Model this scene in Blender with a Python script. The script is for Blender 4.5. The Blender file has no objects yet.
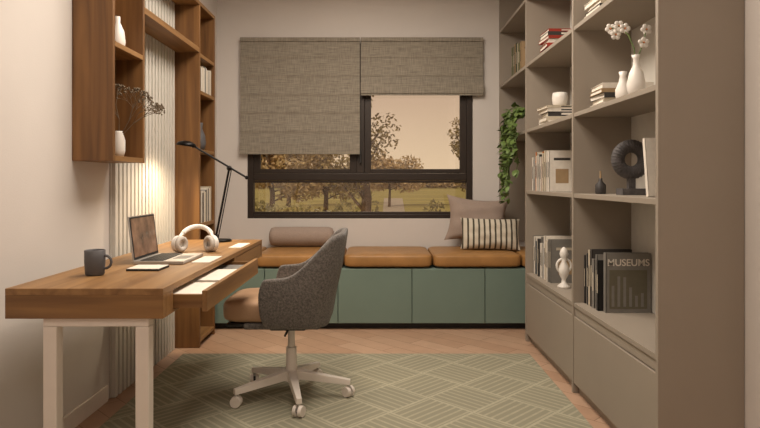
import bpy, math, random
from mathutils import Vector, Matrix, Euler
random.seed(7)
scene = bpy.context.scene
try:
    scene.view_settings.view_transform = 'Standard'
    scene.view_settings.look = 'None'
except Exception: pass

# ---------------------------------------------------------------- materials
def lin(c):
    r=[]
    for v in c[:3]:
        v/=255.0
        r.append(v/12.92 if v<=0.04045 else ((v+0.055)/1.055)**2.4)
    return (r[0],r[1],r[2],1.0)

def mat(name, col, rough=0.6, metal=0.0, var=0.08, scale=20, bump=0.0, bscale=None, stretch=(1,1,1), spec=0.4, sheen=0.0):
    m=bpy.data.materials.new(name); m.use_nodes=True
    nt=m.node_tree; N=nt.nodes; L=nt.links
    b=N['Principled BSDF']
    b.inputs['Roughness'].default_value=rough
    b.inputs['Metallic'].default_value=metal
    b.inputs['Specular IOR Level'].default_value=spec
    if sheen: b.inputs['Sheen Weight'].default_value=sheen
    tc=N.new('ShaderNodeTexCoord'); mp=N.new('ShaderNodeMapping')
    mp.inputs['Scale'].default_value=stretch
    L.new(tc.outputs['Object'],mp.inputs['Vector'])
    no=N.new('ShaderNodeTexNoise'); no.inputs['Scale'].default_value=scale; no.inputs['Detail'].default_value=5
    L.new(mp.outputs['Vector'],no.inputs['Vector'])
    cr=N.new('ShaderNodeValToRGB')
    c=lin(col)
    cr.color_ramp.elements[0].position=0.3; cr.color_ramp.elements[1].position=0.7
    cr.color_ramp.elements[0].color=tuple(v*(1-var) for v in c[:3])+(1,)
    cr.color_ramp.elements[1].color=tuple(min(1,v*(1+var)) for v in c[:3])+(1,)
    L.new(no.outputs['Fac'],cr.inputs['Fac']); L.new(cr.outputs['Color'],b.inputs['Base Color'])
    if bump:
        n2=N.new('ShaderNodeTexNoise'); n2.inputs['Scale'].default_value=bscale or scale*3
        L.new(mp.outputs['Vector'],n2.inputs['Vector'])
        bp=N.new('ShaderNodeBump'); bp.inputs['Strength'].default_value=bump; bp.inputs['Distance'].default_value=0.01
        L.new(n2.outputs['Fac'],bp.inputs['Height']); L.new(bp.outputs['Normal'],b.inputs['Normal'])
    return m

def wood(name, c1, c2, axis='y', rough=0.5):
    m=bpy.data.materials.new(name); m.use_nodes=True
    nt=m.node_tree; N=nt.nodes; L=nt.links; b=N['Principled BSDF']
    b.inputs['Roughness'].default_value=rough
    tc=N.new('ShaderNodeTexCoord'); mp=N.new('ShaderNodeMapping')
    s={'x':(0.8,14,14),'y':(14,0.8,14),'z':(14,14,0.8)}[axis]
    mp.inputs['Scale'].default_value=s
    L.new(tc.outputs['Object'],mp.inputs['Vector'])
    no=N.new('ShaderNodeTexNoise'); no.inputs['Scale'].default_value=1.6; no.inputs['Detail'].default_value=8; no.inputs['Distortion'].default_value=0.6
    L.new(mp.outputs['Vector'],no.inputs['Vector'])
    cr=N.new('ShaderNodeValToRGB')
    cr.color_ramp.elements[0].position=0.32; cr.color_ramp.elements[1].position=0.68
    cr.color_ramp.elements[0].color=lin(c1); cr.color_ramp.elements[1].color=lin(c2)
    L.new(no.outputs['Fac'],cr.inputs['Fac']); L.new(cr.outputs['Color'],b.inputs['Base Color'])
    bp=N.new('ShaderNodeBump'); bp.inputs['Strength'].default_value=0.08
    L.new(no.outputs['Fac'],bp.inputs['Height']); L.new(bp.outputs['Normal'],b.inputs['Normal'])
    return m

M={}
M['wall']=mat('wall_paint',(212,205,199),0.9,var=0.02,scale=3,bump=0.05,bscale=150)
M['ceil']=mat('ceiling_paint',(225,220,214),0.9,var=0.02)
M['trim']=mat('white_trim',(225,215,205),0.5,var=0.02)
M['slat']=mat('slat_lacquer',(202,197,188),0.6,var=0.03)
M['taupe']=mat('taupe_lacquer',(150,139,126),0.55,var=0.025,scale=4)
M['green']=mat('sage_green_lacquer',(110,128,118),0.5,var=0.03,scale=4)
M['wood_v']=wood('oak_vertical',(96,64,34),(134,94,52),'z')
M['wood_h']=wood('oak_lengthwise',(116,82,46),(154,116,72),'y')
M['wood_x']=wood('oak_crosswise',(110,76,42),(146,108,64),'x')
M['drawer']=mat('light_grey_plastic',(196,188,178),0.6,var=0.03)
M['white']=mat('white_ceramic',(232,226,218),0.35,var=0.02)
M['whitemetal']=mat('white_metal',(224,214,204),0.4,var=0.02)
M['black']=mat('black_metal',(24,22,22),0.35,0.6,var=0.05)
M['dark']=mat('dark_plastic',(40,38,37),0.5,var=0.05)
M['grey']=mat('grey_ceramic',(88,86,88),0.5,var=0.06)
M['silver']=mat('silver_aluminium',(190,186,182),0.35,0.6,var=0.03)
M['frame']=mat('bronze_window_frame',(52,43,37),0.45,0.2,var=0.05)
M['leather']=mat('tan_leather',(156,114,66),0.42,var=0.14,scale=9,bump=0.12,bscale=120)
M['leather2']=mat('seat_leather',(174,140,110),0.45,var=0.08,scale=9,bump=0.12,bscale=120)
M['shell']=mat('grey_wool_fabric',(104,98,93),0.95,var=0.45,scale=110,bump=0.6,bscale=200,sheen=0.2)
M['mauve']=mat('mauve_linen',(160,142,130),0.95,var=0.08,scale=120,bump=0.3,bscale=300)
M['paper']=mat('paper',(226,218,205),0.8,var=0.04,scale=60)
M['leaf']=mat('pothos_leaf',(92,112,56),0.5,var=0.45,scale=25)
M['twig']=mat('dry_twig',(112,98,80),0.9,var=0.2)
M['bark']=mat('tree_bark',(96,76,58),0.95,var=0.3)
M['tleaf']=mat('tree_leaf',(142,124,80),0.95,var=0.3,scale=1.5)  # outdoor leaf colours lightened in place of haze, palest on the farthest trees
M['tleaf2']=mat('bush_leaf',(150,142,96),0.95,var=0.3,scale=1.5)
M['tleaf3']=mat('haze_tinted_tree_leaf',(172,150,108),0.95,var=0.2,scale=1.5)  # mid-distance haze painted into the leaf colour
M['tleaf4']=mat('haze_tinted_far_leaf',(188,164,126),0.95,var=0.15,scale=1.5)  # paler still: far haze is in the base colour, no volume
M['screen']=mat('laptop_screen',(120,92,74),0.2,var=0.6,scale=14)
M['keys']=mat('keyboard_keys',(60,58,58),0.6,var=0.1)
M['stone']=mat('dark_stone',(84,80,80),0.7,var=0.25,scale=40,bump=0.3)
for n,c in dict(b_white=(220,212,200),b_cream=(196,184,164),b_grey=(122,118,112),b_dark=(58,54,52),b_black=(30,28,28),
    b_red=(150,50,36),b_orange=(196,120,60),b_green=(96,102,64),b_blue=(70,84,96),b_tan=(160,134,100),b_olive=(100,94,78)).items():
    M[n]=mat('book_'+n[2:],c,0.6,var=0.06,scale=40)

def striped():
    m=mat('striped_fabric',(220,208,190),0.95,var=0.05,scale=100,bump=0.3,bscale=300)
    nt=m.node_tree;N=nt.nodes;L=nt.links;b=N['Principled BSDF']
    tc=N.new('ShaderNodeTexCoord'); sx=N.new('ShaderNodeSeparateXYZ'); L.new(tc.outputs['Object'],sx.inputs[0])
    a=N.new('ShaderNodeMath');a.operation='MULTIPLY';a.inputs[1].default_value=24;L.new(sx.outputs['X'],a.inputs[0])
    f=N.new('ShaderNodeMath');f.operation='FRACT';L.new(a.outputs[0],f.inputs[0])
    g=N.new('ShaderNodeMath');g.operation='GREATER_THAN';g.inputs[1].default_value=0.66;L.new(f.outputs[0],g.inputs[0])
    mx=N.new('ShaderNodeMix');mx.data_type='RGBA';mx.inputs[6].default_value=lin((206,196,178));mx.inputs[7].default_value=lin((78,71,58))
    L.new(g.outputs[0],mx.inputs[0]);L.new(mx.outputs[2],b.inputs['Base Color'])
    return m
M['stripe']=striped()

def linen():
    m=bpy.data.materials.new('woven_blind_linen');m.use_nodes=True
    nt=m.node_tree;N=nt.nodes;L=nt.links;b=N['Principled BSDF'];b.inputs['Roughness'].default_value=0.95
    tc=N.new('ShaderNodeTexCoord')
    def nz(sc,det=4):
        mp=N.new('ShaderNodeMapping');mp.inputs['Scale'].default_value=sc;L.new(tc.outputs['Object'],mp.inputs['Vector'])
        no=N.new('ShaderNodeTexNoise');no.inputs['Scale'].default_value=1;no.inputs['Detail'].default_value=det
        L.new(mp.outputs['Vector'],no.inputs['Vector']);return no
    a=nz((9,9,170));c=nz((220,9,12))
    ad=N.new('ShaderNodeMath');ad.operation='ADD';L.new(a.outputs['Fac'],ad.inputs[0]);L.new(c.outputs['Fac'],ad.inputs[1])
    h=N.new('ShaderNodeMath');h.operation='MULTIPLY';h.inputs[1].default_value=0.5;L.new(ad.outputs[0],h.inputs[0])
    cr=N.new('ShaderNodeValToRGB');cr.color_ramp.elements[0].position=0.36;cr.color_ramp.elements[1].position=0.64
    cr.color_ramp.elements[0].color=lin((118,110,98));cr.color_ramp.elements[1].color=lin((160,151,136))
    L.new(h.outputs[0],cr.inputs['Fac']);L.new(cr.outputs['Color'],b.inputs['Base Color'])
    return m
M['linen']=linen()

def floor_mat():
    m=bpy.data.materials.new('oak_parquet');m.use_nodes=True
    nt=m.node_tree;N=nt.nodes;L=nt.links;b=N['Principled BSDF'];b.inputs['Roughness'].default_value=0.4
    tc=N.new('ShaderNodeTexCoord');mp=N.new('ShaderNodeMapping');mp.inputs['Rotation'].default_value=(0,0,math.radians(45))
    L.new(tc.outputs['Object'],mp.inputs['Vector'])
    br=N.new('ShaderNodeTexBrick');br.inputs['Scale'].default_value=1;br.inputs['Brick Width'].default_value=0.6;br.inputs['Row Height'].default_value=0.13
    br.inputs['Mortar Size'].default_value=0.002;br.inputs['Color1'].default_value=lin((200,166,140));br.inputs['Color2'].default_value=lin((184,148,122));br.inputs['Mortar'].default_value=lin((136,104,80))
    L.new(mp.outputs['Vector'],br.inputs['Vector'])
    no=N.new('ShaderNodeTexNoise');no.inputs['Scale'].default_value=12;no.inputs['Detail'].default_value=6;L.new(mp.outputs['Vector'],no.inputs['Vector'])
    mx=N.new('ShaderNodeMix');mx.data_type='RGBA';mx.blend_type='MULTIPLY';mx.inputs[0].default_value=0.25
    L.new(br.outputs['Color'],mx.inputs[6]);L.new(no.outputs['Fac'],mx.inputs[7])
    L.new(mx.outputs[2],b.inputs['Base Color']);return m
M['floor']=floor_mat()

def rug_mat():
    m=bpy.data.materials.new('patterned_rug_wool');m.use_nodes=True
    nt=m.node_tree;N=nt.nodes;L=nt.links;b=N['Principled BSDF'];b.inputs['Roughness'].default_value=1.0
    b.inputs['Specular IOR Level'].default_value=0.1
    tc=N.new('ShaderNodeTexCoord');mp=N.new('ShaderNodeMapping');mp.inputs['Rotation'].default_value=(0,0,math.radians(45));mp.inputs['Scale'].default_value=(3.6,3.6,1)
    L.new(tc.outputs['Object'],mp.inputs['Vector'])
    sx=N.new('ShaderNodeSeparateXYZ');L.new(mp.outputs['Vector'],sx.inputs[0])
    def mt(op,a,bv=None):
        n=N.new('ShaderNodeMath');n.operation=op
        if isinstance(a,(int,float)): n.inputs[0].default_value=a
        else: L.new(a,n.inputs[0])
        if bv is not None:
            if isinstance(bv,(int,float)): n.inputs[1].default_value=bv
            else: L.new(bv,n.inputs[1])
        return n.outputs[0]
    u=sx.outputs['X'];v=sx.outputs['Y']
    par=mt('MODULO',mt('ADD',mt('FLOOR',u),mt('ADD',mt('FLOOR',v),100)),2)
    par=mt('GREATER_THAN',par,0.5)
    def stripes(x,k=7,wd=0.16): 
        return mt('LESS_THAN',mt('ABSOLUTE',mt('SUBTRACT',mt('FRACT',mt('MULTIPLY',x,k)),0.5)),wd)
    su=stripes(u);sv=stripes(v)
    st=mt('ADD',mt('MULTIPLY',su,par),mt('MULTIPLY',sv,mt('SUBTRACT',1,par)))
    def edge(x): return mt('GREATER_THAN',mt('ABSOLUTE',mt('SUBTRACT',mt('FRACT',x),0.5)),0.474)
    lat=mt('MAXIMUM',edge(u),edge(v))
    st=mt('MAXIMUM',mt('MULTIPLY',st,.62),mt('MULTIPLY',lat,.85))
    no=N.new('ShaderNodeTexNoise');no.inputs['Scale'].default_value=50;L.new(tc.outputs['Object'],no.inputs['Vector'])
    fac=mt('MULTIPLY',st,mt('ADD',mt('MULTIPLY',no.outputs['Fac'],0.9),0.4))
    mx=N.new('ShaderNodeMix');mx.data_type='RGBA';mx.inputs[6].default_value=lin((140,136,117));mx.inputs[7].default_value=lin((174,168,146))
    L.new(fac,mx.inputs[0]);L.new(mx.outputs[2],b.inputs['Base Color'])
    bp=N.new('ShaderNodeBump');bp.inputs['Strength'].default_value=0.3;bp.inputs['Distance'].default_value=0.004
    L.new(fac,bp.inputs['Height']);L.new(bp.outputs['Normal'],b.inputs['Normal']);return m
M['rug']=rug_mat()

def glass_mat():
    m=bpy.data.materials.new('window_glass');m.use_nodes=True
    nt=m.node_tree;N=nt.nodes;L=nt.links
    N.remove(N['Principled BSDF']);o=N['Material Output']
    t=N.new('ShaderNodeBsdfTransparent');t.inputs[0].default_value=(0.97,0.96,0.94,1)
    g=N.new('ShaderNodeBsdfGlossy');g.inputs['Roughness'].default_value=0.02
    mx=N.new('ShaderNodeMixShader');mx.inputs[0].default_value=0.08
    L.new(t.outputs[0],mx.inputs[1]);L.new(g.outputs[0],mx.inputs[2]);L.new(mx.outputs[0],o.inputs[0]);return m
M['glass']=glass_mat()
def emis(name,c,s):
    m=bpy.data.materials.new(name);m.use_nodes=True;b=m.node_tree.nodes['Principled BSDF']
    b.inputs['Emission Color'].default_value=lin(c);b.inputs['Emission Strength'].default_value=s;b.inputs['Base Color'].default_value=lin(c);return m
M['bulb']=emis('lamp_diffuser',(255,226,180),8)
def field_mat():
    m=mat('meadow_grass',(176,164,96),0.95,var=0.3,scale=0.25,stretch=(0.3,1.5,1));return m
M['field']=field_mat()

# ---------------------------------------------------------------- mesh builder
class MB:
    def __init__(s): s.v=[];s.f=[];s.m=[];s.sm=[];s.mats=[]
    def mi(s,k):
        if k not in s.mats: s.mats.append(k)
        return s.mats.index(k)
    def add(s,vs,fs,k,smooth=False,T=None):
        o=len(s.v)
        for p in vs:
            p=Vector(p)
            if T is not None: p=T@p
            s.v.append(p)
        i=s.mi(k)
        for f in fs:
            s.f.append([o+j for j in f]);s.m.append(i);s.sm.append(smooth)
        return s
    def box(s,x0,x1,y0,y1,z0,z1,k,T=None):
        vs=[(x0,y0,z0),(x1,y0,z0),(x1,y1,z0),(x0,y1,z0),(x0,y0,z1),(x1,y0,z1),(x1,y1,z1),(x0,y1,z1)]
        return s.add(vs,[(0,3,2,1),(4,5,6,7),(0,1,5,4),(1,2,6,5),(2,3,7,6),(3,0,4,7)],k,False,T)
    def cyl(s,p0,p1,r0,r1,k,n=16,cap=True,T=None):
        p0=Vector(p0);p1=Vector(p1);d=(p1-p0).normalized()
        a=Vector((0,0,1)) if abs(d.z)<0.9 else Vector((1,0,0))
        u=d.cross(a).normalized();w=d.cross(u)
        vs=[];
        for p,r in((p0,r0),(p1,r1)):
            for i in range(n):
                t=2*math.pi*i/n;vs.append(p+u*math.cos(t)*r+w*math.sin(t)*r)
        s.add(vs,[(i,(i+1)%n,n+(i+1)%n,n+i) for i in range(n)],k,True,T)
        if cap:
            s.add(vs[:n],[tuple(range(n))],k,False,T);s.add(vs[n:],[tuple(reversed(range(n)))],k,False,T)
        return s
    def tube(s,pts,r,k,n=10,T=None):
        for i in range(len(pts)-1):
            rr=r if isinstance(r,(int,float)) else r[i];r2=r if isinstance(r,(int,float)) else r[i+1]
            s.cyl(pts[i],pts[i+1],rr,r2,k,n,True,T)
            if i: s.sphere(pts[i],rr,k,8,5,T=T)
        return s
    def sphere(s,c,r,k,n=16,m=10,sc=(1,1,1),T=None):
        vs=[];fs=[]
        for j in range(m+1):
            ph=math.pi*j/m
            for i in range(n):
                t=2*math.pi*i/n
                vs.append((c[0]+r*sc[0]*math.sin(ph)*math.cos(t),c[1]+r*sc[1]*math.sin(ph)*math.sin(t),c[2]+r*sc[2]*math.cos(ph)))
        for j in range(m):
            for i in range(n): fs.append((j*n+i,(j+1)*n+i,(j+1)*n+(i+1)%n,j*n+(i+1)%n))
        return s.add(vs,fs,k,True,T)
    def lathe(s,c,prof,k,n=28,T=None):
        vs=[];fs=[]
        for r,z in prof:
            for i in range(n):
                t=2*math.pi*i/n;vs.append((c[0]+r*math.cos(t),c[1]+r*math.sin(t),c[2]+z))
        for j in range(len(prof)-1):
            for i in range(n): fs.append((j*n+i,j*n+(i+1)%n,(j+1)*n+(i+1)%n,(j+1)*n+i))
        return s.add(vs,fs,k,True,T)
    def torus(s,c,R,r,k,axis='y',n=32,m=12,a0=0,a1=360,sc=1.0,T=None):
        vs=[];fs=[];full=(a1-a0)>=360
        nn=n if full else n+1
        for i in range(nn):
            t=math.radians(a0+(a1-a0)*i/n)
            for j in range(m):
                p=2*math.pi*j/m;q=R+r*math.cos(p);h=r*sc*math.sin(p)
                a,b=q*math.cos(t),q*math.sin(t)
                if axis=='y': vs.append((c[0]+a,c[1]+h,c[2]+b))
                elif axis=='x': vs.append((c[0]+h,c[1]+a,c[2]+b))
                else: vs.append((c[0]+a,c[1]+b,c[2]+h))
        for i in range(n):
            i2=(i+1)%nn
            for j in range(m): fs.append((i*m+j,i*m+(j+1)%m,i2*m+(j+1)%m,i2*m+j))
        return s.add(vs,fs,k,True,T)
    def obj(s,name,parent=None,bevel=0,origin=None,sub=0,seg=2):
        me=bpy.data.meshes.new(name)
        if origin is None:
            xs=[p.x for p in s.v];ys=[p.y for p in s.v];zs=[p.z for p in s.v]
            origin=Vector(((min(xs)+max(xs))/2,(min(ys)+max(ys))/2,min(zs)))
        origin=Vector(origin)
        me.from_pydata([p-origin for p in s.v],[],s.f);me.update()
        for k in s.mats: me.materials.append(M[k])
        for p,i,sm in zip(me.polygons,s.m,s.sm): p.material_index=i;p.use_smooth=sm
        o=bpy.data.objects.new(name,me);scene.collection.objects.link(o);o.location=origin
        if parent: 
            o.parent=parent;o.location=origin-parent.location
        if bevel:
            b=o.modifiers.new('bevel','BEVEL');b.width=bevel;b.segments=seg;b.limit_method='ANGLE';b.angle_limit=math.radians(50)
        if sub:
            b=o.modifiers.new('sub','SUBSURF');b.levels=sub;b.render_levels=sub
        return o
def empty(name,loc=(0,0,0)):
    e=bpy.data.objects.new(name,None);scene.collection.objects.link(e);e.location=loc;return e
def qbox(name,x0,x1,y0,y1,z0,z1,k,parent=None,bevel=0,seg=2): return MB().box(x0,x1,y0,y1,z0,z1,k).obj(name,parent,bevel,seg=seg)

# ---------------------------------------------------------------- room
XL,XR,YB,YF,ZC=-1.37,1.313,5.126,-1.6,2.75
qbox('floor',XL-.15,XR+.15,YF-.15,YB+.2,-.1,0,'floor')
qbox('ceiling',XL-.15,XR+.15,YF-.15,YB+.2,ZC,ZC+.1,'ceil')
qbox('wall_left',XL-.15,XL,YF,YB,0,ZC,'wall')
qbox('wall_right',XR,XR+.15,YF,YB,0,ZC,'wall')
qbox('wall_front',XL-.15,XR+.15,YF-.15,YF,0,ZC,'wall')
WX0,WX1,WZ0,WZ1=-1.115,.780,.785,2.26
w=MB()
w.box(XL-.15,WX0,YB,YB+.2,0,ZC,'wall');w.box(WX1,XR+.15,YB,YB+.2,0,ZC,'wall')
w.box(WX0,WX1,YB,YB+.2,0,WZ0,'wall');w.box(WX0,WX1,YB,YB+.2,WZ1,ZC,'wall')
w.obj('wall_back')
qbox('baseboard_left',XL,XL+.012,YF,3.05,0,.08,'trim',bevel=.003)
qbox('baseboard_right',XR-.012,XR,YF,2.18,0,.08,'trim',bevel=.003)
qbox('baseboard_front',XL+.013,XR-.013,YF,YF+.012,0,.08,'trim',bevel=.003)

# window
win=empty('window_1',((WX0+WX1)/2,YB+.05,WZ0))
fr=MB();y0,y1=YB+.012,YB+.075
fw=.05
fr.box(WX0,WX0+fw,y0,y1,WZ0,WZ1,'frame');fr.box(WX1-fw,WX1,y0,y1,WZ0,WZ1,'frame')
fr.box(WX0+fw,WX1-fw,y0,y1,WZ0,WZ0+.035,'frame');fr.box(WX0+fw,WX1-fw,y0,y1,WZ1-fw,WZ1,'frame')
fr.box(WX0+fw,WX1-fw,y0,y1,1.105,1.165,'frame')
fr.box(-.20,-.13,y0,y1,1.165,WZ1-fw,'frame')
fr.obj('frame',win,.004)
sa=MB();ys0,ys1=YB+.02,YB+.06
for a,b in((WX0+fw,-.20),(-.13,WX1-fw)):
    t=.055
    sa.box(a,a+t,ys0,ys1,1.166,WZ1-fw,'frame');sa.box(b-t,b,ys0,ys1,1.166,WZ1-fw,'frame')
    sa.box(a+t,b-t,ys0,ys1,1.166,1.166+.035,'frame');sa.box(a+t,b-t,ys0,ys1,WZ1-fw-t,WZ1-fw,'frame')
sa.box(WX0+fw,WX1-fw,ys0,ys1,1.085,1.104,'frame');sa.box(WX0+fw,WX1-fw,ys0,ys1,WZ0+.035,WZ0+.055,'frame')
sa.obj('sashes',win,.003)
g=MB()
g.box(WX0+fw,WX1-fw,YB+.04,YB+.044,WZ0+.05,1.09,'glass')
g.box(WX0+.1,-.25,YB+.04,YB+.044,1.2,WZ1-.1,'glass');g.box(-.08,WX1-.1,YB+.04,YB+.044,1.2,WZ1-.1,'glass')
g.obj('glass_panes',win)
MB().box(-.17,-.155,YB-.012,YB+.012,1.25,1.37,'dark').obj('handle',win,.003)

# roman blinds
def blind(x0,x1,ztop,zbot,nstack):
    b=MB()
    yb=YB-.035
    H=ztop-zbot
    n=90;vs=[];fs=[];pitch=.155
    nx=12
    for j in range(n+1):
        zz=ztop-H*j/n
        ph=((ztop-zz)%pitch)/pitch
        off=-.006*ph**2
        for i in range(nx+1):
            x=x0+(x1-x0)*i/nx
            vs.append((x,yb+off+.002*math.sin(i*1.7+j*.3),zz))
    for j in range(n):
        for i in range(nx):
            a=j*(nx+1)+i;fs.append((a,a+nx+1,a+nx+2,a+1))
    b.add(vs,fs,'linen',True)
    for q in range(nstack):
        b.box(x0,x1,yb-.016-.008*q,yb-.009-.008*q,zbot-.012+.016*q,zbot+.085+.012*q,'linen')
    b.box(x0,x1,yb-.010,yb+.03,ztop-.02,ztop+.012,'linen')
    b.box(x0+.01,x1-.01,yb-.004,yb+.004,zbot-.006,zbot+.012,'linen')
    return b.obj('roman_blind')
blind(-1.166,-.169,2.285,1.335,1)
blind(-.160,.860,2.285,1.825,2)

# ---------------------------------------------------------------- right bookcase
T=.022;XFr=1.0
bc=MB()
for yy in(2.194,3.16,4.18):
    bc.box(XFr,XR-.002,yy,yy+T,0.001,ZC-.002,'taupe')
bc.box(XFr,XR-.002,YB-T-.002,YB-.002,.60,ZC-.002,'taupe')
bays=[(2.194+T,3.16),(3.16+T,4.18),(4.18+T,YB-T-.002)]
for i,(a,b_) in enumerate(bays):
    hs=[.47,1.035,1.4525,1.90,2.36] if i<2 else [1.4525,1.90,2.36]
    for h in hs: bc.box(XFr+.004,XR-.002,a,b_,h-T,h,'taupe')
    if i<2:
        bc.box(XR-.012,XR-.002,a,b_,.47,ZC-.002,'slat')
        bc.box(XFr+.03,XR-.002,a,b_,.001,.05,'taupe')
bk=bc.obj('bookcase',bevel=.0015)
for i,(a,b_) in enumerate(bays[:2]):
    qbox('cabinet_door',XFr+.003,XFr+.021,a+.003,b_-.003,.055,.40,'taupe',bk,.002)
    qbox('cabinet_rail',XFr+.01,XFr+.024,a+.003,b_-.003,.405,.445,'taupe',bk,.001)

# ---------------------------------------------------------------- bench
bn=empty('window_bench',(0,4.8,0))
bm_=MB()
bm_.box(XL+.002,1.31,4.52,YB-.004,.045,.455,'green');bm_.box(XL+.02,1.30,4.56,YB-.01,.001,.045,'dark')
bm_.obj('carcass',bn,.002)
xs=[XL+.004,-.852,-.31,.236,.775,1.305]
for i in range(5): qbox('door',xs[i]+.003,xs[i+1]-.003,4.5,4.519,.05,.45,'green',bn,.003)
def cushion(x0,x1,y0,y1,z0,z1,k,name,parent,e=.14,e2=.32):
    cx,cy,cz=(x0+x1)/2,(y0+y1)/2,(z0+z1)/2;hx,hy,hz=(x1-x0)/2,(y1-y0)/2,(z1-z0)/2
    b=MB();vs=[];fs=[]
    n=72;m=24
    def sg(v,p): return math.copysign(abs(v)**p,v)
    for j in range(m+1):
        ph=-math.pi/2+math.pi*j/m
        for i in range(n):
            t=2*math.pi*(i+.5)/n
            c_=sg(math.cos(ph),e2)
            x=hx*c_*sg(math.cos(t),e);y=hy*c_*sg(math.sin(t),e);z=hz*sg(math.sin(ph),e2)
            vs.append((cx+x,cy+y,cz+z))
    for j in range(m):
        for i in range(n): fs.append((j*n+i,j*n+(i+1)%n,(j+1)*n+(i+1)%n,(j+1)*n+i))
    b.add(vs,fs,k,True)
    return b.obj(name,parent)
cb=[XL+.01,-.93,-.27,.39,1.05]
for i in range(4): cushion(cb[i]+.002,cb[i+1]-.002,4.49,YB-.03,.457,.563,'leather','seat_cushion',bn)
cushion(1.053,1.305,4.49,YB-.03,.457,.563,'leather','seat_cushion',bn)

# pillows
def pillow(name,w,h,t,k,loc,rot,pinch=.12):
    n=22;vs=[];fs=[]
    for side in(1,-1):
        for j in range(n+1):
            for i in range(n+1):
                u=-1+2*i/n;v=-1+2*j/n
                th=max(0,(1-abs(u)**2.6))**.55*max(0,(1-abs(v)**2.6))**.55
                x=u*w/2*(1-pinch*(1-v*v)*abs(u)**2*.5);z=v*h/2*(1-pinch*(1-u*u)*abs(v)**2*.5)
                wr=.006*math.sin(u*7+v*5)+.004*math.sin(v*11-u*3)
                vs.append((x,side*(t/2*th)+wr*th,z))
    o=(n+1)**2
    for j in range(n):
        for i in range(n):
            a=j*(n+1)+i;q=(a,a+1,a+n+2,a+n+1)
            fs.append(q);fs.append(tuple(o+z for z in reversed(q)))
    b=MB();b.add(vs,fs,k,True)
    ob=b.obj(name,origin=(0,0,0));ob.location=loc;ob.rotation_euler=rot
    return ob
pillow('throw_pillow',.52,.38,.15,'mauve',(.79,4.965,.785),Euler((math.radians(-13),math.radians(5),math.radians(0))),.32)
pillow('striped_pillow',.46,.25,.13,'stripe',(.86,4.76,.688),Euler((math.radians(-18),math.radians(1),math.radians(-4))))
b=MB();n=24;prof=[(0.0,-.26),(.04,-.262),(.07,-.25),(.08,-.22),(.082,0),(.08,.22),(.07,.25),(.04,.262),(0,.26)]
vs=[];fs=[]
for r,xx in prof:
    for i in range(n):
        t=2*math.pi*i/n;vs.append((-.64+xx,4.99+r*math.cos(t),.646+r*.98*math.sin(t)))
for j in range(len(prof)-1):
    for i in range(n): fs.append((j*n+i,j*n+(i+1)%n,(j+1)*n+(i+1)%n,(j+1)*n+i))
b.add(vs,fs,'mauve',True);b.obj('bolster_pillow')

# ---------------------------------------------------------------- left: slats and wood shelving
sl=MB();sl.box(XL+.001,XL+.010,3.085,4.005,.002,ZC-.002,'slat')
y=3.09
while y<3.99:
    sl.box(XL+.010,XL+.030,y,y+.032,.002,ZC-.002,'slat');y+=.0508
sl.obj('slatted_wall_panel',bevel=.002)
xw,xf=XL+.002,-1.187;t=.024
wsn=MB()
wsn.box(xw,xf,2.71,2.71+t,1.19,2.26,'wood_v');wsn.box(xw,xf,3.055,3.055+t,1.19,2.26,'wood_v')
wsn.box(xw,xf,2.71+t,3.055,1.19,1.19+t,'wood_h');wsn.box(xw,xf,2.71+t,3.055,1.705,1.705+t,'wood_h')
wsn.box(xw,xw+.008,2.71+t,3.055,1.19+t,2.235,'wood_v')
wsn.box(xw,xf,2.71,4.39,2.26,2.26+t,'wood_h')
wsn.box(XL+.032,xf,3.055+t,4.01,1.945,1.945+t*1.4,'wood_h')
wsn.box(xw,xf,4.01,4.01+t,.002,2.26,'wood_v');wsn.box(xw,xf,4.366,4.39,.002,2.26,'wood_v')
wsn.box(xw,xw+.008,4.01+t,4.366,.002,2.26,'wood_v')
for z in(.06,.44,.82,1.31,1.70,1.945): wsn.box(xw+.008,xf,4.01+t,4.366,z-t,z,'wood_h')
wsn.obj('wall_shelving_unit',bevel=.0015)

# ---------------------------------------------------------------- desk
dk=empty('desk',(-.977,2.85,0))
dx0,dx1,dy0,dy1,dz0,dz1=-1.238,-.716,2.013,3.70,.645,.745
d=MB()
d.box(dx0,dx1,dy0,dy1,dz1-.022,dz1,'wood_h')
d.box(dx0,dx1,dy0,dy0+.03,dz0,dz1-.022,'wood_x');d.box(dx0,dx1,dy1-.03,dy1,dz0,dz1-.022,'wood_x')
d.box(dx0,dx0+.02,dy0+.03,dy1-.03,dz0,dz1-.022,'wood_h')
d.box(dx0+.02,dx1,dy0+.03,dy1-.03,dz0,dz0+.01,'wood_h')
d.box(dx0+.02,dx1,3.005,3.03,dz0+.01,dz1-.022,'wood_x')
d.box(dx0+.02,dx1,dy0+.03,dy0+.10,dz0+.01,dz1-.022,'wood_x')
d.obj('desktop',dk,.0015)
qbox('drawer_front_closed',dx1-.02,dx1-.001,3.034,dy1-.034,dz0+.012,dz1-.025,'wood_h',dk,.001)
dr=MB();xo=-.600
dr.box(xo-.018,xo,2.118,3.0,dz0+.002,dz1-.026,'wood_h')
dr.box(dx0+.15,xo-.018,2.122,2.134,dz0+.013,dz1-.04,'wood_x');dr.box(dx0+.15,xo-.018,2.984,2.996,dz0+.013,dz1-.04,'wood_x')
dr.box(dx0+.15,xo-.018,2.134,2.984,dz0+.013,dz0+.02,'wood_h');dr.box(dx0+.15,dx0+.162,2.134,2.984,dz0+.02,dz1-.04,'wood_h')
dr.box(-.80,xo-.024,2.42,2.72,dz0+.02,dz0+.062,'paper');dr.box(-.78,xo-.024,2.14,2.38,dz0+.02,dz0+.060,'paper')
dr.box(-.80,xo-.03,2.78,2.95,dz0+.02,dz0+.05,'b_grey')
dr.obj('open_drawer',dk,.001)
lg=MB()
yy=2.03
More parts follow.
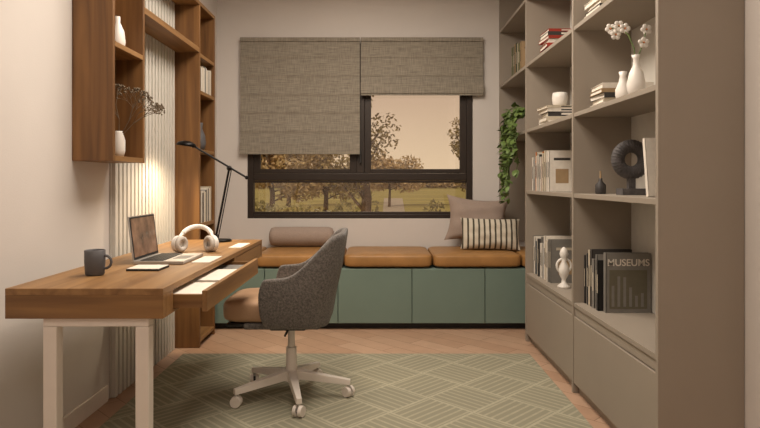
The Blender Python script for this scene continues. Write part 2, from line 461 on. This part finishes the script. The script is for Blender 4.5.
for xx in(-1.122,-.815): lg.box(xx,xx+.045,yy,yy+.045,.0095,dz0-.03,'whitemetal')
lg.box(-1.122,-.770,yy,yy+.045,dz0-.03,dz0,'whitemetal')
lg.obj('legs',dk,.003)
br_=MB()
for yy in(3.2,3.6): br_.box(XL+.031,-.80,yy,yy+.03,dz0-.035,dz0,'wood_x')
br_.obj('wall_brackets',dk,.002)

# mug
TZ=dz1
mg=MB();c=(-1.075,2.30,TZ)
mg.lathe(c,[(0,.0),(.030,.0),(.034,.006),(.037,.05),(.037,.094),(.034,.096),(.033,.09),(.031,.012),(0,.01)],'grey')
mg.torus((c[0]+.038,c[1],TZ+.05),.024,.005,'grey','y',20,8,-100,100)
mg.obj('coffee_mug')
# laptop
lp=empty('laptop',(-.94,2.72,TZ))
l=MB();l.box(-1.045,-.835,2.59,2.88,TZ+.002,TZ+.014,'silver')
l.box(-1.025,-.925,2.605,2.865,TZ+.0141,TZ+.0155,'keys');l.box(-.91,-.85,2.68,2.79,TZ+.0141,TZ+.0148,'b_grey')
for i in range(5):
    for j in range(12): l.box(-1.023+i*.020,-1.006+i*.020,2.608+j*.0213,2.626+j*.0213,TZ+.0155,TZ+.0172,'b_black')
for a in(-1.04,-.85):
    for q in(2.60,2.86): l.box(a,a+.01,q,q+.01,TZ,TZ+.002,'dark')
l.obj('base',lp,.001)
R=Matrix.Translation((-1.045,0,TZ+.014))@Matrix.Rotation(math.radians(-7),4,'Y')
l=MB();l.box(-.006,0,2.59,2.88,0,.190,'silver',R);l.box(0,.0012,2.595,2.875,.004,.186,'b_black',R);l.box(.0012,.0018,2.603,2.867,.014,.180,'screen',R)
l.obj('lid',lp)
MB().box(-1.0,-.87,2.40,2.52,TZ,TZ+.008,'dark').box(-.998,-.872,2.402,2.518,TZ+.008,TZ+.010,'paper').obj('notebook',bevel=.001)
# headphones: ear cups standing on the desk, band leaning back
h=MB()
HT=Matrix.Translation((-.925,3.06,TZ))@Matrix.Rotation(math.radians(-78),4,'Z')
pts=[]
for i in range(29):
    a=math.radians(90+180*i/28)
    e=-math.cos(a)
    pts.append(Vector((-.135*e,.082*math.sin(a),.055+.062*e)))
for i in range(28):
    r_=.009 if (i<5 or i>22) else .0125
    h.cyl(pts[i],pts[i+1],r_,r_,'white',10,True,HT)
    h.sphere(pts[i],r_,'white',10,6,T=HT)
for sy in(-1,1):
    Q=HT@Matrix.Translation((.008,sy*.080,.042))@Matrix.Rotation(math.radians(sy*38),4,'Z')
    h.cyl((0,-.010,0),(0,.010,0),.041,.041,'white',28,True,Q)
    h.sphere((0,sy*.010,0),.041,'white',28,10,(1,.3,1),Q)
    h.torus((0,-sy*.018,0),.028,.0125,'drawer','y',28,10,T=Q)
h.obj('headphones')
MB().box(-.80,-.735,3.22,3.45,TZ,TZ+.004,'paper').obj('paper_pad')
MB().box(-.82,-.74,2.64,2.86,TZ,TZ+.003,'paper').obj('paper_sheet')
# desk lamp
dl=MB();bx,by=-.935,3.58
dl.lathe((bx,by,TZ),[(0,0),(.062,0),(.064,.008),(.058,.014),(.015,.018),(0,.018)],'black')
P0=(bx-.03,by,TZ+.015);P1=(-.885,by,1.175);P2=(-1.09,by-.02,1.305);PT=(-.782,by+.0,1.12)
dl.cyl(P0,P1,.0065,.0065,'black',10);dl.cyl((P0[0]+.012,by+.01,P0[2]),(P1[0]+.012,by+.01,P1[2]),.003,.003,'black',8)
dl.cyl(P2,PT,.006,.006,'black',10);dl.sphere(P1,.016,'black',12,8);dl.cyl((P0[0],by-.012,TZ+.03),(P0[0],by+.012,TZ+.03),.014,.014,'black')
dl.sphere(PT,.012,'black',10,6);dl.sphere(P2,.012,'black',10,6)
hd=Vector((-1.13,by-.02,1.312))
HTm=Matrix.Translation(hd)@Matrix.Rotation(math.radians(8),4,'Y')
dl.lathe((0,0,0),[(0,.022),(.02,.022),(.05,.010),(.060,-.008),(.056,-.008),(.046,.006),(0,.012)],'black',28,HTm)
dl.lathe((0,0,0),[(0,-.002),(.044,-.002),(.044,.004),(0,.004)],'bulb',24,HTm)
dl.obj('desk_lamp')

# ---------------------------------------------------------------- chair
ch=empty('office_chair',(-.44,3.1,0))
cx,cy=-.45,3.1
def shell():
    hw=.262;xfb=-.145;xbk=.225;rc=.13
    path=[]
    n1=14
    for i in range(n1): path.append((xfb+(xbk-rc-xfb)*i/n1,-hw))
    for i in range(13):
        a=math.radians(-90+90*i/12);path.append((xbk-rc+rc*math.cos(a),-hw+rc+rc*math.sin(a)))
    for i in range(1,8): path.append((xbk,-hw+rc+(2*hw-2*rc)*i/8))
    for i in range(13):
        a=math.radians(0+90*i/12);path.append((xbk-rc+rc*math.cos(a),hw-rc+rc*math.sin(a)))
    for i in range(1,n1+1): path.append((xbk-rc+(xfb-xbk+rc)*i/n1,hw))
    nt=len(path)-1;nz=16;vs=[];fs=[]
    for j in range(nz+1):
        v=j/nz
        for (px_,py_) in path:
            f=(px_-xfb)/(xbk-xfb)
            f=max(0,min(1,f));g_=max(0,min(1,(f-.30)/.70));sm=g_*g_*(3-2*g_)
            ztop=.628+.03*f+.185*sm
            z=.385+(ztop-.385)*v
            tuck=1-.16*(1-v)**2.6
            x=px_*(1-.20*(1-v)**2.0) if px_>0 else px_*(1-.06*(1-v))
            x+=.055*f*max(0,v-.3)
            if f<.12: x+=.03*(abs(v-.5)*2)**3*(1-f/.12)
            vs.append((cx+.02+x,cy+py_*tuck,z))
    for j in range(nz):
        for i in range(nt):
            a=j*(nt+1)+i;fs.append((a,a+1,a+nt+2,a+nt+1))
    b=MB();b.add(vs,fs,'shell',True)
    o=b.obj('upholstered_shell',ch)
    s=o.modifiers.new('solid','SOLIDIFY');s.thickness=.03;s.offset=-1
    sb=o.modifiers.new('sub','SUBSURF');sb.levels=1;sb.render_levels=1
shell()
cushion(cx-.315,cx+.15,cy-.205,cy+.205,.405,.525,'leather2','seat',ch,.35,.42)
u=MB();u.box(cx-.20,cx+.16,cy-.20,cy+.20,.382,.410,'shell');u.box(cx-.29,cx-.20,cy-.18,cy+.18,.39,.408,'dark')
u.box(cx-.10,cx+.08,cy-.07,cy+.07,.345,.382,'dark');u.cyl((cx,cy-.06,.365),(cx-.0,cy-.21,.358),.006,.006,'dark',8)
u.obj('tilt_mechanism',ch,.008)
bs=MB();bs.cyl((cx,cy,.08),(cx,cy,.25),.030,.026,'whitemetal',20);bs.cyl((cx,cy,.25),(cx,cy,.346),.018,.018,'whitemetal',16)
bs.cyl((cx,cy,.085),(cx,cy,.135),.048,.040,'whitemetal',20)
for k in range(5):
    a=math.radians(-75+72*k);dx,dy=math.cos(a),math.sin(a)
    R_=Matrix.Translation((cx,cy,0))@Matrix.Rotation(a,4,'Z')
    bs.add([(.03,-.024,.09),(.03,.024,.09),(.30,.015,.062),(.30,-.015,.062),(.03,-.022,.135),(.03,.022,.135),(.30,.012,.088),(.30,-.012,.088)],
      [(0,1,2,3),(7,6,5,4),(0,4,5,1),(1,5,6,2),(2,6,7,3),(3,7,4,0)],'whitemetal',False,R_)
    e=(cx+dx*.29,cy+dy*.29)
    bs.cyl((e[0],e[1],.045),(e[0],e[1],.075),.008,.008,'silver',8)
    ca=a+.9
    ax=Vector((math.cos(ca),math.sin(ca),0));ce=Vector((e[0],e[1],.0275))
    for s_ in(-1,1): bs.cyl(ce+ax*.006*s_,ce+ax*.023*s_,.0275,.025,'whitemetal',18)
    bs.cyl(ce-ax*.006,ce+ax*.006,.014,.014,'dark',10)
bs.obj('star_base_with_casters',ch,.002)
ch.location.z=.0095

# ---------------------------------------------------------------- rug
qbox('rug',-1.246,.945,1.5,3.86,0.0005,.009,'rug',bevel=.003)

# ---------------------------------------------------------------- books
cols=['b_white','b_cream','b_grey','b_dark','b_black','b_blue','b_tan','b_white','b_olive']
def book(b,w,h,t,k,T):
    b.box(0,w,0,.0018,0,h,k,T);b.box(0,w,t-.0018,t,0,h,k,T);b.box(-.001,.003,0,t,0,h,k,T)
    b.box(.003,w-.004,.0018,t-.0018,.003,h-.003,'paper',T)
def book_row(x,y0,y1,z,hr,wr,pal=None,name='row_of_books',cover=None):
    b=MB();y=y1;pal=pal or cols;i=0;last=None
    while True:
        t=random.uniform(.014,.032)
        if y-t<y0: break
        h=random.uniform(*hr);w_=random.uniform(*wr);xx=x+random.uniform(0,.012);k=pal[i%len(pal)]
        if cover and y-t-.034<y0: k=cover
        book(b,w_,h,t,k,Matrix.Translation((xx,y-t,z)))
        lab='b_cream' if k in('b_dark','b_black','b_red','b_blue','b_grey','b_green','b_olive') else 'b_dark'
        b.box(xx-.0016,xx-.0009,y-t*.68,y-t*.32,z+h*.35,z+h*.72,lab)
        last=(xx,y-t,h,w_,lab)
        y-=t+.0008;i+=1
    xx,yy,h,w_,lab=last
    b.box(xx+w_*.18,xx+w_*.82,yy-.0006,yy,z+h*.76,z+h*.82,lab);b.box(xx+w_*.25,xx+w_*.75,yy-.0006,yy,z+h*.2,z+h*.55,'b_tan')
    return b.obj(name)
def book_stack(x,y,z,n,pal,name='stack_of_books',w0=.24,l0=.2,rot=0):
    b=MB();zz=z
    for i in range(n):
        t=random.uniform(.016,.03);ww=w0-random.uniform(0,.03);ll=l0-random.uniform(0,.03)
        T=Matrix.Translation((x,y,zz))@Matrix.Rotation(math.radians(rot+random.uniform(-4,4)),4,'Z')
        k=pal[i%len(pal)]
        b.box(0,ww,-ll/2,ll/2,0,.0018,k,T);b.box(0,ww,-ll/2,ll/2,t-.0018,t,k,T);b.box(-.001,.003,-ll/2,ll/2,0,t,k,T)
        b.box(.004,ww-.004,-ll/2+.004,ll/2-.004,.0018,t-.0018,'paper',T)
        kk='b_dark' if k in('b_white','b_cream') else 'b_white'
        b.box(-.0016,-.0009,-ll*.3,ll*.15,t*.3,t*.7,kk,T);zz+=t
    b.obj(name);return zz
book_row(1.055,2.945,3.155,.4705,(.24,.29),(.17,.22),['b_dark','b_grey','b_black','b_cream','b_dark','b_grey'])
mb=empty('art_book',(1.19,2.92,.4705))
q=MB();book(q,.215,.285,.028,'b_grey',Matrix.Translation((1.078,2.912,.4705)));q.obj('cover',mb)
def text(body,size,loc,k,parent,name):
    cu=bpy.data.curves.new(name,'FONT');cu.body=body;cu.size=size;cu.extrude=.0003;cu.align_x='CENTER';cu.offset=.0006
    cu.materials.append(M[k]);o=bpy.data.objects.new(name,cu);scene.collection.objects.link(o)
    o.rotation_euler=(math.pi/2,0,0);o.parent=parent;o.location=Vector(loc)-parent.location;return o
text('MUSEUMS',.046,(1.186,2.9112,.695),'b_white',mb,'title')
pc=MB();pc.box(1.095,1.275,2.9105,2.912,.49,.675,'b_olive')
for k in range(6): pc.box(1.105+k*.028,1.118+k*.028,2.9098,2.9106,.50,.60+.05*math.sin(k*1.1),'b_grey')
pc.obj('cover_picture',mb)
book_stack(1.17,2.88,1.453,5,['b_white','b_cream','b_dark','b_tan','b_white'],w0=.20,l0=.25,rot=90)
book_stack(1.16,2.90,1.9005,4,['b_white','b_dark','b_cream','b_white'],w0=.22,l0=.25,rot=90)
# ring sculpture
rs=MB();rc=(1.165,2.83)
rs.box(rc[0]-.055,rc[0]+.055,rc[1]-.04,rc[1]+.04,1.0355,1.065,'stone')
rs.box(rc[0]-.015,rc[0]+.015,rc[1]-.015,rc[1]+.015,1.065,1.115,'stone')
rs.torus((rc[0],rc[1],1.20),.062,.030,'stone','y',48,16,sc=.9)
for k in range(36):
    a=2*math.pi*k/36;pc_=Vector((rc[0]+.062*math.cos(a),rc[1],1.20+.062*math.sin(a)))
    rs.torus((0,0,0),.029,.0026,'stone','z',14,5,T=Matrix.Translation(pc_)@Matrix.Rotation(-a,4,'Y'))
rs.obj('ring_sculpture')
bt=MB();bt.lathe((1.11,3.07,1.0355),[(0,0),(.024,0),(.026,.005),(.026,.045),(.012,.06),(.009,.068),(.009,.078),(0,.078)],'b_dark',20)
bt.cyl((1.11,3.07,1.11),(1.11,3.07,1.15),.005,.004,'b_tan',8);bt.obj('diffuser_bottle')
q=MB();book(q,.19,.24,.02,'b_white',Matrix.Translation((1.075,2.44,1.0385))@Matrix.Rotation(math.radians(-9),4,'X'))
q.obj('leaning_book')
# orchid vase
ov=empty('orchid_in_vase',(1.08,2.55,1.4525))
v=MB();vx,vy=1.075,2.56
v.lathe((vx,vy,1.453),[(0,0),(.026,0),(.036,.03),(.038,.055),(.028,.10),(.014,.13),(.012,.16),(.020,.175),(.016,.175),(.009,.16),(.011,.13),(0,.10)],'white',28)
v.obj('vase',ov)
v=MB();v.lathe((1.075,2.70,1.453),[(0,0),(.024,0),(.032,.025),(.032,.05),(.018,.085),(.013,.11),(.018,.13),(.014,.13),(.009,.10),(0,.05)],'white',24);v.obj('white_bud_vase')
v=MB();pts=[(vx,vy,1.58),(vx-.005,vy+.01,1.66),(vx-.02,vy+.03,1.72),(vx-.05,vy+.06,1.765),(vx-.075,vy+.09,1.76)]
v.tube(pts,.0028,'leaf',6)
pts2=[(vx,vy,1.6),(vx+.03,vy+.0,1.68),(vx+.05,vy+.02,1.74)];v.tube(pts2,.0028,'leaf',6)
for c in(pts[3],pts[4],(vx-.06,vy+.07,1.73),pts2[1],pts2[2],(vx-.03,vy+.045,1.75)):
    a0=random.random()
    for k in range(5):
        a=2*math.pi*k/5+a0;v.sphere((c[0]+.014*math.cos(a),c[1]-.004,c[2]+.014*math.sin(a)),.0105,'white',8,6,(1,.3,1))
    v.sphere((c[0],c[1]-.008,c[2]),.004,'b_orange',6,5)
v.obj('orchid_stem',ov)
# far bay
random.seed(9)
book_stack(1.165,3.80,1.9005,7,['b_dark','b_white','b_red','b_white','b_red','b_dark','b_red'],w0=.2,l0=.25,rot=90)
random.seed(5)
zt=book_stack(1.165,3.80,1.453,5,['b_white','b_cream','b_dark','b_white','b_cream'],w0=.22,l0=.26,rot=90)
v=MB();v.lathe((1.15,3.9,zt+.0008),[(0,0),(.03,0),(.045,.02),(.05,.06),(.045,.09),(.042,.09),(.044,.06),(0,.02)],'white',24);v.obj('white_bowl')
book_row(1.04,3.78,4.175,1.0355,(.22,.26),(.16,.19),['b_white','b_dark','b_white','b_orange','b_cream','b_white','b_cream'],cover='b_white')
book_row(1.045,3.74,4.175,.4705,(.22,.28),(.16,.2),['b_grey','b_white','b_blue','b_white','b_cream','b_dark','b_white'],cover='b_grey')
# abstract white sculpture
v=MB();fx,fy=1.085,3.60
v.lathe((fx,fy,.4705),[(0,0),(.036,0),(.036,.012),(.014,.03),(.012,.05),(.026,.075),(.032,.10),(.026,.13),(.014,.155),(.018,.18),(.026,.20),(.018,.225),(.004,.24),(0,.24)],'white',20)
v.torus((fx,fy,.60),.042,.007,'white','y',24,8)
v.obj('white_sculpture')
book_row(1.02,4.45,4.75,1.9005,(.20,.25),(.14,.17),['b_green','b_cream','b_olive','b_green','b_tan','b_dark'])
def left_row(y0,y1,z,hr,pal,name='row_of_books'):
    b=MB();y=y0;i=0
    while y<y1-.03:
        t=random.uniform(.018,.034);h=random.uniform(*hr)
        book(b,.13,h,t,pal[i%len(pal)],Matrix.Translation((-1.197,y+t,z))@Matrix.Rotation(math.pi,4,'Z'));y+=t+.001;i+=1
    b.obj(name)
left_row(4.08,4.34,1.7005,(.16,.19),['b_white','b_cream','b_white','b_grey'])
left_row(4.08,4.34,.8205,(.2,.25),['b_white','b_dark','b_white','b_cream','b_grey'])
v=MB();v.lathe((-1.25,4.2,1.3105),[(0,0),(.04,0),(.05,.05),(.045,.1),(.025,.15),(.03,.19),(.026,.19),(0,.1)],'grey',24);v.obj('ceramic_jar')
v=MB();v.lathe((-1.26,2.93,1.7295),[(0,0),(.03,0),(.036,.04),(.03,.09),(.012,.13),(.012,.16),(0,.16)],'white',24);v.obj('white_bottle_vase')
# dried branches vase
dv=empty('dried_branches_in_vase',(-1.255,2.93,1.2145));v=MB()
v.lathe((-1.255,2.93,1.2145),[(0,0),(.022,0),(.030,.03),(.030,.08),(.020,.115),(.018,.125),(.014,.125),(.016,.11),(0,.05)],'white',24);v.obj('vase',dv)
v=MB();random.seed(3)
def br(p,d,l,r,dep):
    q=p+d*l
    q.x=max(q.x,-1.35); q.z=min(q.z,1.66)
    if q.x<-1.17: q.y=max(2.75,min(q.y,3.045))
    v.cyl(p,q,r,r*.75,'twig',5,False)
    if dep==0: 
        v.sphere(q,.0045,'twig',5,4);return
    for _ in range(3):
        nd=(d+Vector((random.uniform(-.6,.6),random.uniform(-.6,.6),random.uniform(-.5,.45)))).normalized()
        br(q,nd,l*.68,r*.75,dep-1)
for dd in((.6,-.1,1),(.15,-.3,1),(.75,.05,.85)):
    br(Vector((-1.255,2.93,1.30)),Vector(dd).normalized(),.10,.0022,4)
v.obj('dried_branches',dv)

# pothos plant
pl=empty('trailing_potted_plant',(1.11,4.32,1.4525));v=MB()
v.lathe((1.11,4.32,1.453),[(0,0),(.05,0),(.07,.10),(.075,.115),(.068,.115),(.06,.09),(0,.09)],'white',24);v.obj('pot',pl)
v=MB();random.seed(11)
def leaf(p,d,up,s):
    d=d.normalized();sd=d.cross(up).normalized();n=sd.cross(d)
    vs=[p,p+d*s*.3+sd*s*.38-n*s*.05,p+d*s*.7+sd*s*.28-n*s*.08,p+d*s*1.1-n*s*.2,p+d*s*.7-sd*s*.28-n*s*.08,p+d*s*.3-sd*s*.38-n*s*.05,p+d*s*.5+n*s*.05]
    for q in vs:
        if q.z<1.475 and q.x>.99: q.x=.99
    v.add(vs,[(0,1,6),(1,2,6),(2,3,6),(3,4,6),(4,5,6),(5,0,6)],'leaf',True)
for sidx in range(13):
    p=Vector((1.09,4.35,1.56));tgt=Vector((random.uniform(.95,.985),random.uniform(4.3,4.8),random.uniform(1.5,1.64)))
    drop=random.uniform(.12,.66);pts=[]
    for k in range(6): 
        f=k/5;pts.append(p.lerp(tgt,f)+Vector((0,0,.05*math.sin(f*math.pi))))
    endz=tgt.z-drop;cur=tgt.copy()
    while cur.z>endz:
        cur=cur+Vector((random.uniform(-.012,.012),random.uniform(-.015,.02),-.045));cur.x=max(.93,min(.985,cur.x));pts.append(cur.copy())
    v.tube(pts,.0022,'leaf',5)
    for k,q in enumerate(pts[2:]):
        for _ in range(2):
            d=Vector((random.uniform(-1,.1),random.uniform(-1,.6),random.uniform(-1,.3)))
            leaf(q,d,Vector((random.uniform(-.3,.3),random.uniform(-.3,.3),1)),random.uniform(.04,.065))
v.obj('vines',pl)

# ---------------------------------------------------------------- outside
gd=MB();gd.add([(-150,5.6,-.6),(150,5.6,-.6),(150,320,-.6),(-150,320,-.6)],[(0,1,2,3)],'field');gd.obj('meadow_ground')
def leaves(b,c,rad,n,s,k):
    vs=[];fs=[]
    for i in range(n):
        while True:
            q=Vector((random.uniform(-1,1),random.uniform(-1,1),random.uniform(-1,1)))
            if q.length<1: break
        p=Vector((c[0]+q.x*rad[0],c[1]+q.y*rad[1],c[2]+q.z*rad[2]))
        u=Vector((random.uniform(-1,1),random.uniform(-1,1),random.uniform(-1,1))).normalized()*s*random.uniform(.6,1.2)
        w=u.orthogonal().normalized()*s*.5
        o=len(vs);vs+=[p-u,p+w,p+u,p-w];fs.append((o,o+1,o+2,o+3))
    b.add(vs,fs,k)
def tree(x,y,h,cr,k='tleaf',dens=1.0,ls=.06,z0=-.6):
    b=MB();top=z0+h
    b.tube([(x,y,z0),(x+.05*h*.3,y,z0+h*.35),(x-.02*h,y,z0+h*.65),(x,y,top-.1*h)],[h*.03,h*.022,h*.014,h*.005],'bark',8)
    for i in range(14):
        f=random.uniform(.3,.95);a=random.uniform(0,6.28);r=cr*(1.15-f*.7)*random.uniform(.6,1)
        st=Vector((x,y,z0+h*f*.85));en=Vector((x+r*math.cos(a),y+r*math.sin(a),z0+h*f+random.uniform(0,.12)*h))
        b.cyl(st,en,h*.008,h*.003,'bark',5,False)
        leaves(b,en,(cr*.42,cr*.42,cr*.3),int(170*dens),ls,k)
        leaves(b,st.lerp(en,.6),(cr*.3,cr*.3,cr*.2),int(70*dens),ls,k)
    return b.obj('tree')
random.seed(21)
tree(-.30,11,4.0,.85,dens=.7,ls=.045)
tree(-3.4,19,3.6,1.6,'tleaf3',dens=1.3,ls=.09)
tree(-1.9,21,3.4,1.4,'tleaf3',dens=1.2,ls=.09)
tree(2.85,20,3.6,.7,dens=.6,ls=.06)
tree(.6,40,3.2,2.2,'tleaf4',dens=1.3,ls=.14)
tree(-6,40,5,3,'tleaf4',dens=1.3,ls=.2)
def shrubs(name,x0,x1,y,n,r,zt,s,k):
    b=MB()
    for i in range(n):
        x=x0+(x1-x0)*(i+.5)/n+random.uniform(-.1,.1);rr=r*random.uniform(.7,1.2)
        h=(zt+.6)*random.uniform(.7,1.05)
        b.cyl((x,y,-.6),(x,y,-.6+h*.6),.02,.01,'bark',5)
        leaves(b,(x,y+random.uniform(-.2,.2),-.6+h/2),(rr,rr,h/2),650,s,k)
    b.obj(name)
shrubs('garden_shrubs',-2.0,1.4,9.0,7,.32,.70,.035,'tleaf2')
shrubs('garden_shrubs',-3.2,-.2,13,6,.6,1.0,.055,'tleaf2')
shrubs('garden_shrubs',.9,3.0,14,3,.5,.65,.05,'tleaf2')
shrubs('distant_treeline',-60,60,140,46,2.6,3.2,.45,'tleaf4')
MB().add([(-.1,6,-.59),(.5,6,-.59),(2.2,60,-.59),(.4,60,-.59)],[(0,1,2,3)],'b_cream').obj('garden_path')

# ---------------------------------------------------------------- world & lights
wd=bpy.data.worlds.new('dusk_sky');scene.world=wd;wd.use_nodes=True
nt=wd.node_tree;N=nt.nodes;L=nt.links;bg=N['Background']
tc=N.new('ShaderNodeTexCoord');sx=N.new('ShaderNodeSeparateXYZ');L.new(tc.outputs['Generated'],sx.inputs[0])
cr=N.new('ShaderNodeValToRGB');L.new(sx.outputs['Z'],cr.inputs['Fac'])
cr.color_ramp.elements[0].position=0.0;cr.color_ramp.elements[0].color=lin((236,208,172))
cr.color_ramp.elements[1].position=.5;cr.color_ramp.elements[1].color=lin((168,148,136))
e=cr.color_ramp.elements.new(.13);e.color=lin((210,180,153))
L.new(cr.outputs['Color'],bg.inputs['Color']);bg.inputs['Strength'].default_value=1.08

def area(name,loc,sx_,sy_,pw,col,rot=(0,0,0)):
    l=bpy.data.lights.new(name,'AREA');l.shape='RECTANGLE';l.size=sx_;l.size_y=sy_;l.energy=pw;l.color=col
    o=bpy.data.objects.new(name,l);scene.collection.objects.link(o);o.location=loc;o.rotation_euler=rot;return o
area('ceiling_light',(-.1,2.9,ZC-.02),1.0,2.2,76,(1,.89,.765))
area('ceiling_light_entry',(-.2,-.2,ZC-.02),1.0,1.0,23,(1,.89,.77))
l=bpy.data.lights.new('desk_lamp_light','SPOT');l.energy=24;l.color=(1,.80,.55);l.spot_size=math.radians(160);l.spot_blend=.8;l.shadow_soft_size=.04
o=bpy.data.objects.new('desk_lamp_light',l);scene.collection.objects.link(o);o.location=(-1.13,by-.02,1.295)
s=bpy.data.lights.new('evening_sun','SUN');s.energy=1.9;s.color=(1,.84,.62);s.angle=.03
o=bpy.data.objects.new('evening_sun',s);scene.collection.objects.link(o);o.rotation_euler=(math.radians(62),0,math.radians(-35))

# ---------------------------------------------------------------- camera
cam=bpy.data.cameras.new('camera');co=bpy.data.objects.new('camera',cam);scene.collection.objects.link(co)
co.location=(0,0,1.1);co.rotation_euler=(math.pi/2,0,0)
cam.sensor_width=36;cam.lens=610/760*36;cam.shift_y=-33/760;cam.clip_start=.05;cam.clip_end=500
scene.camera=co
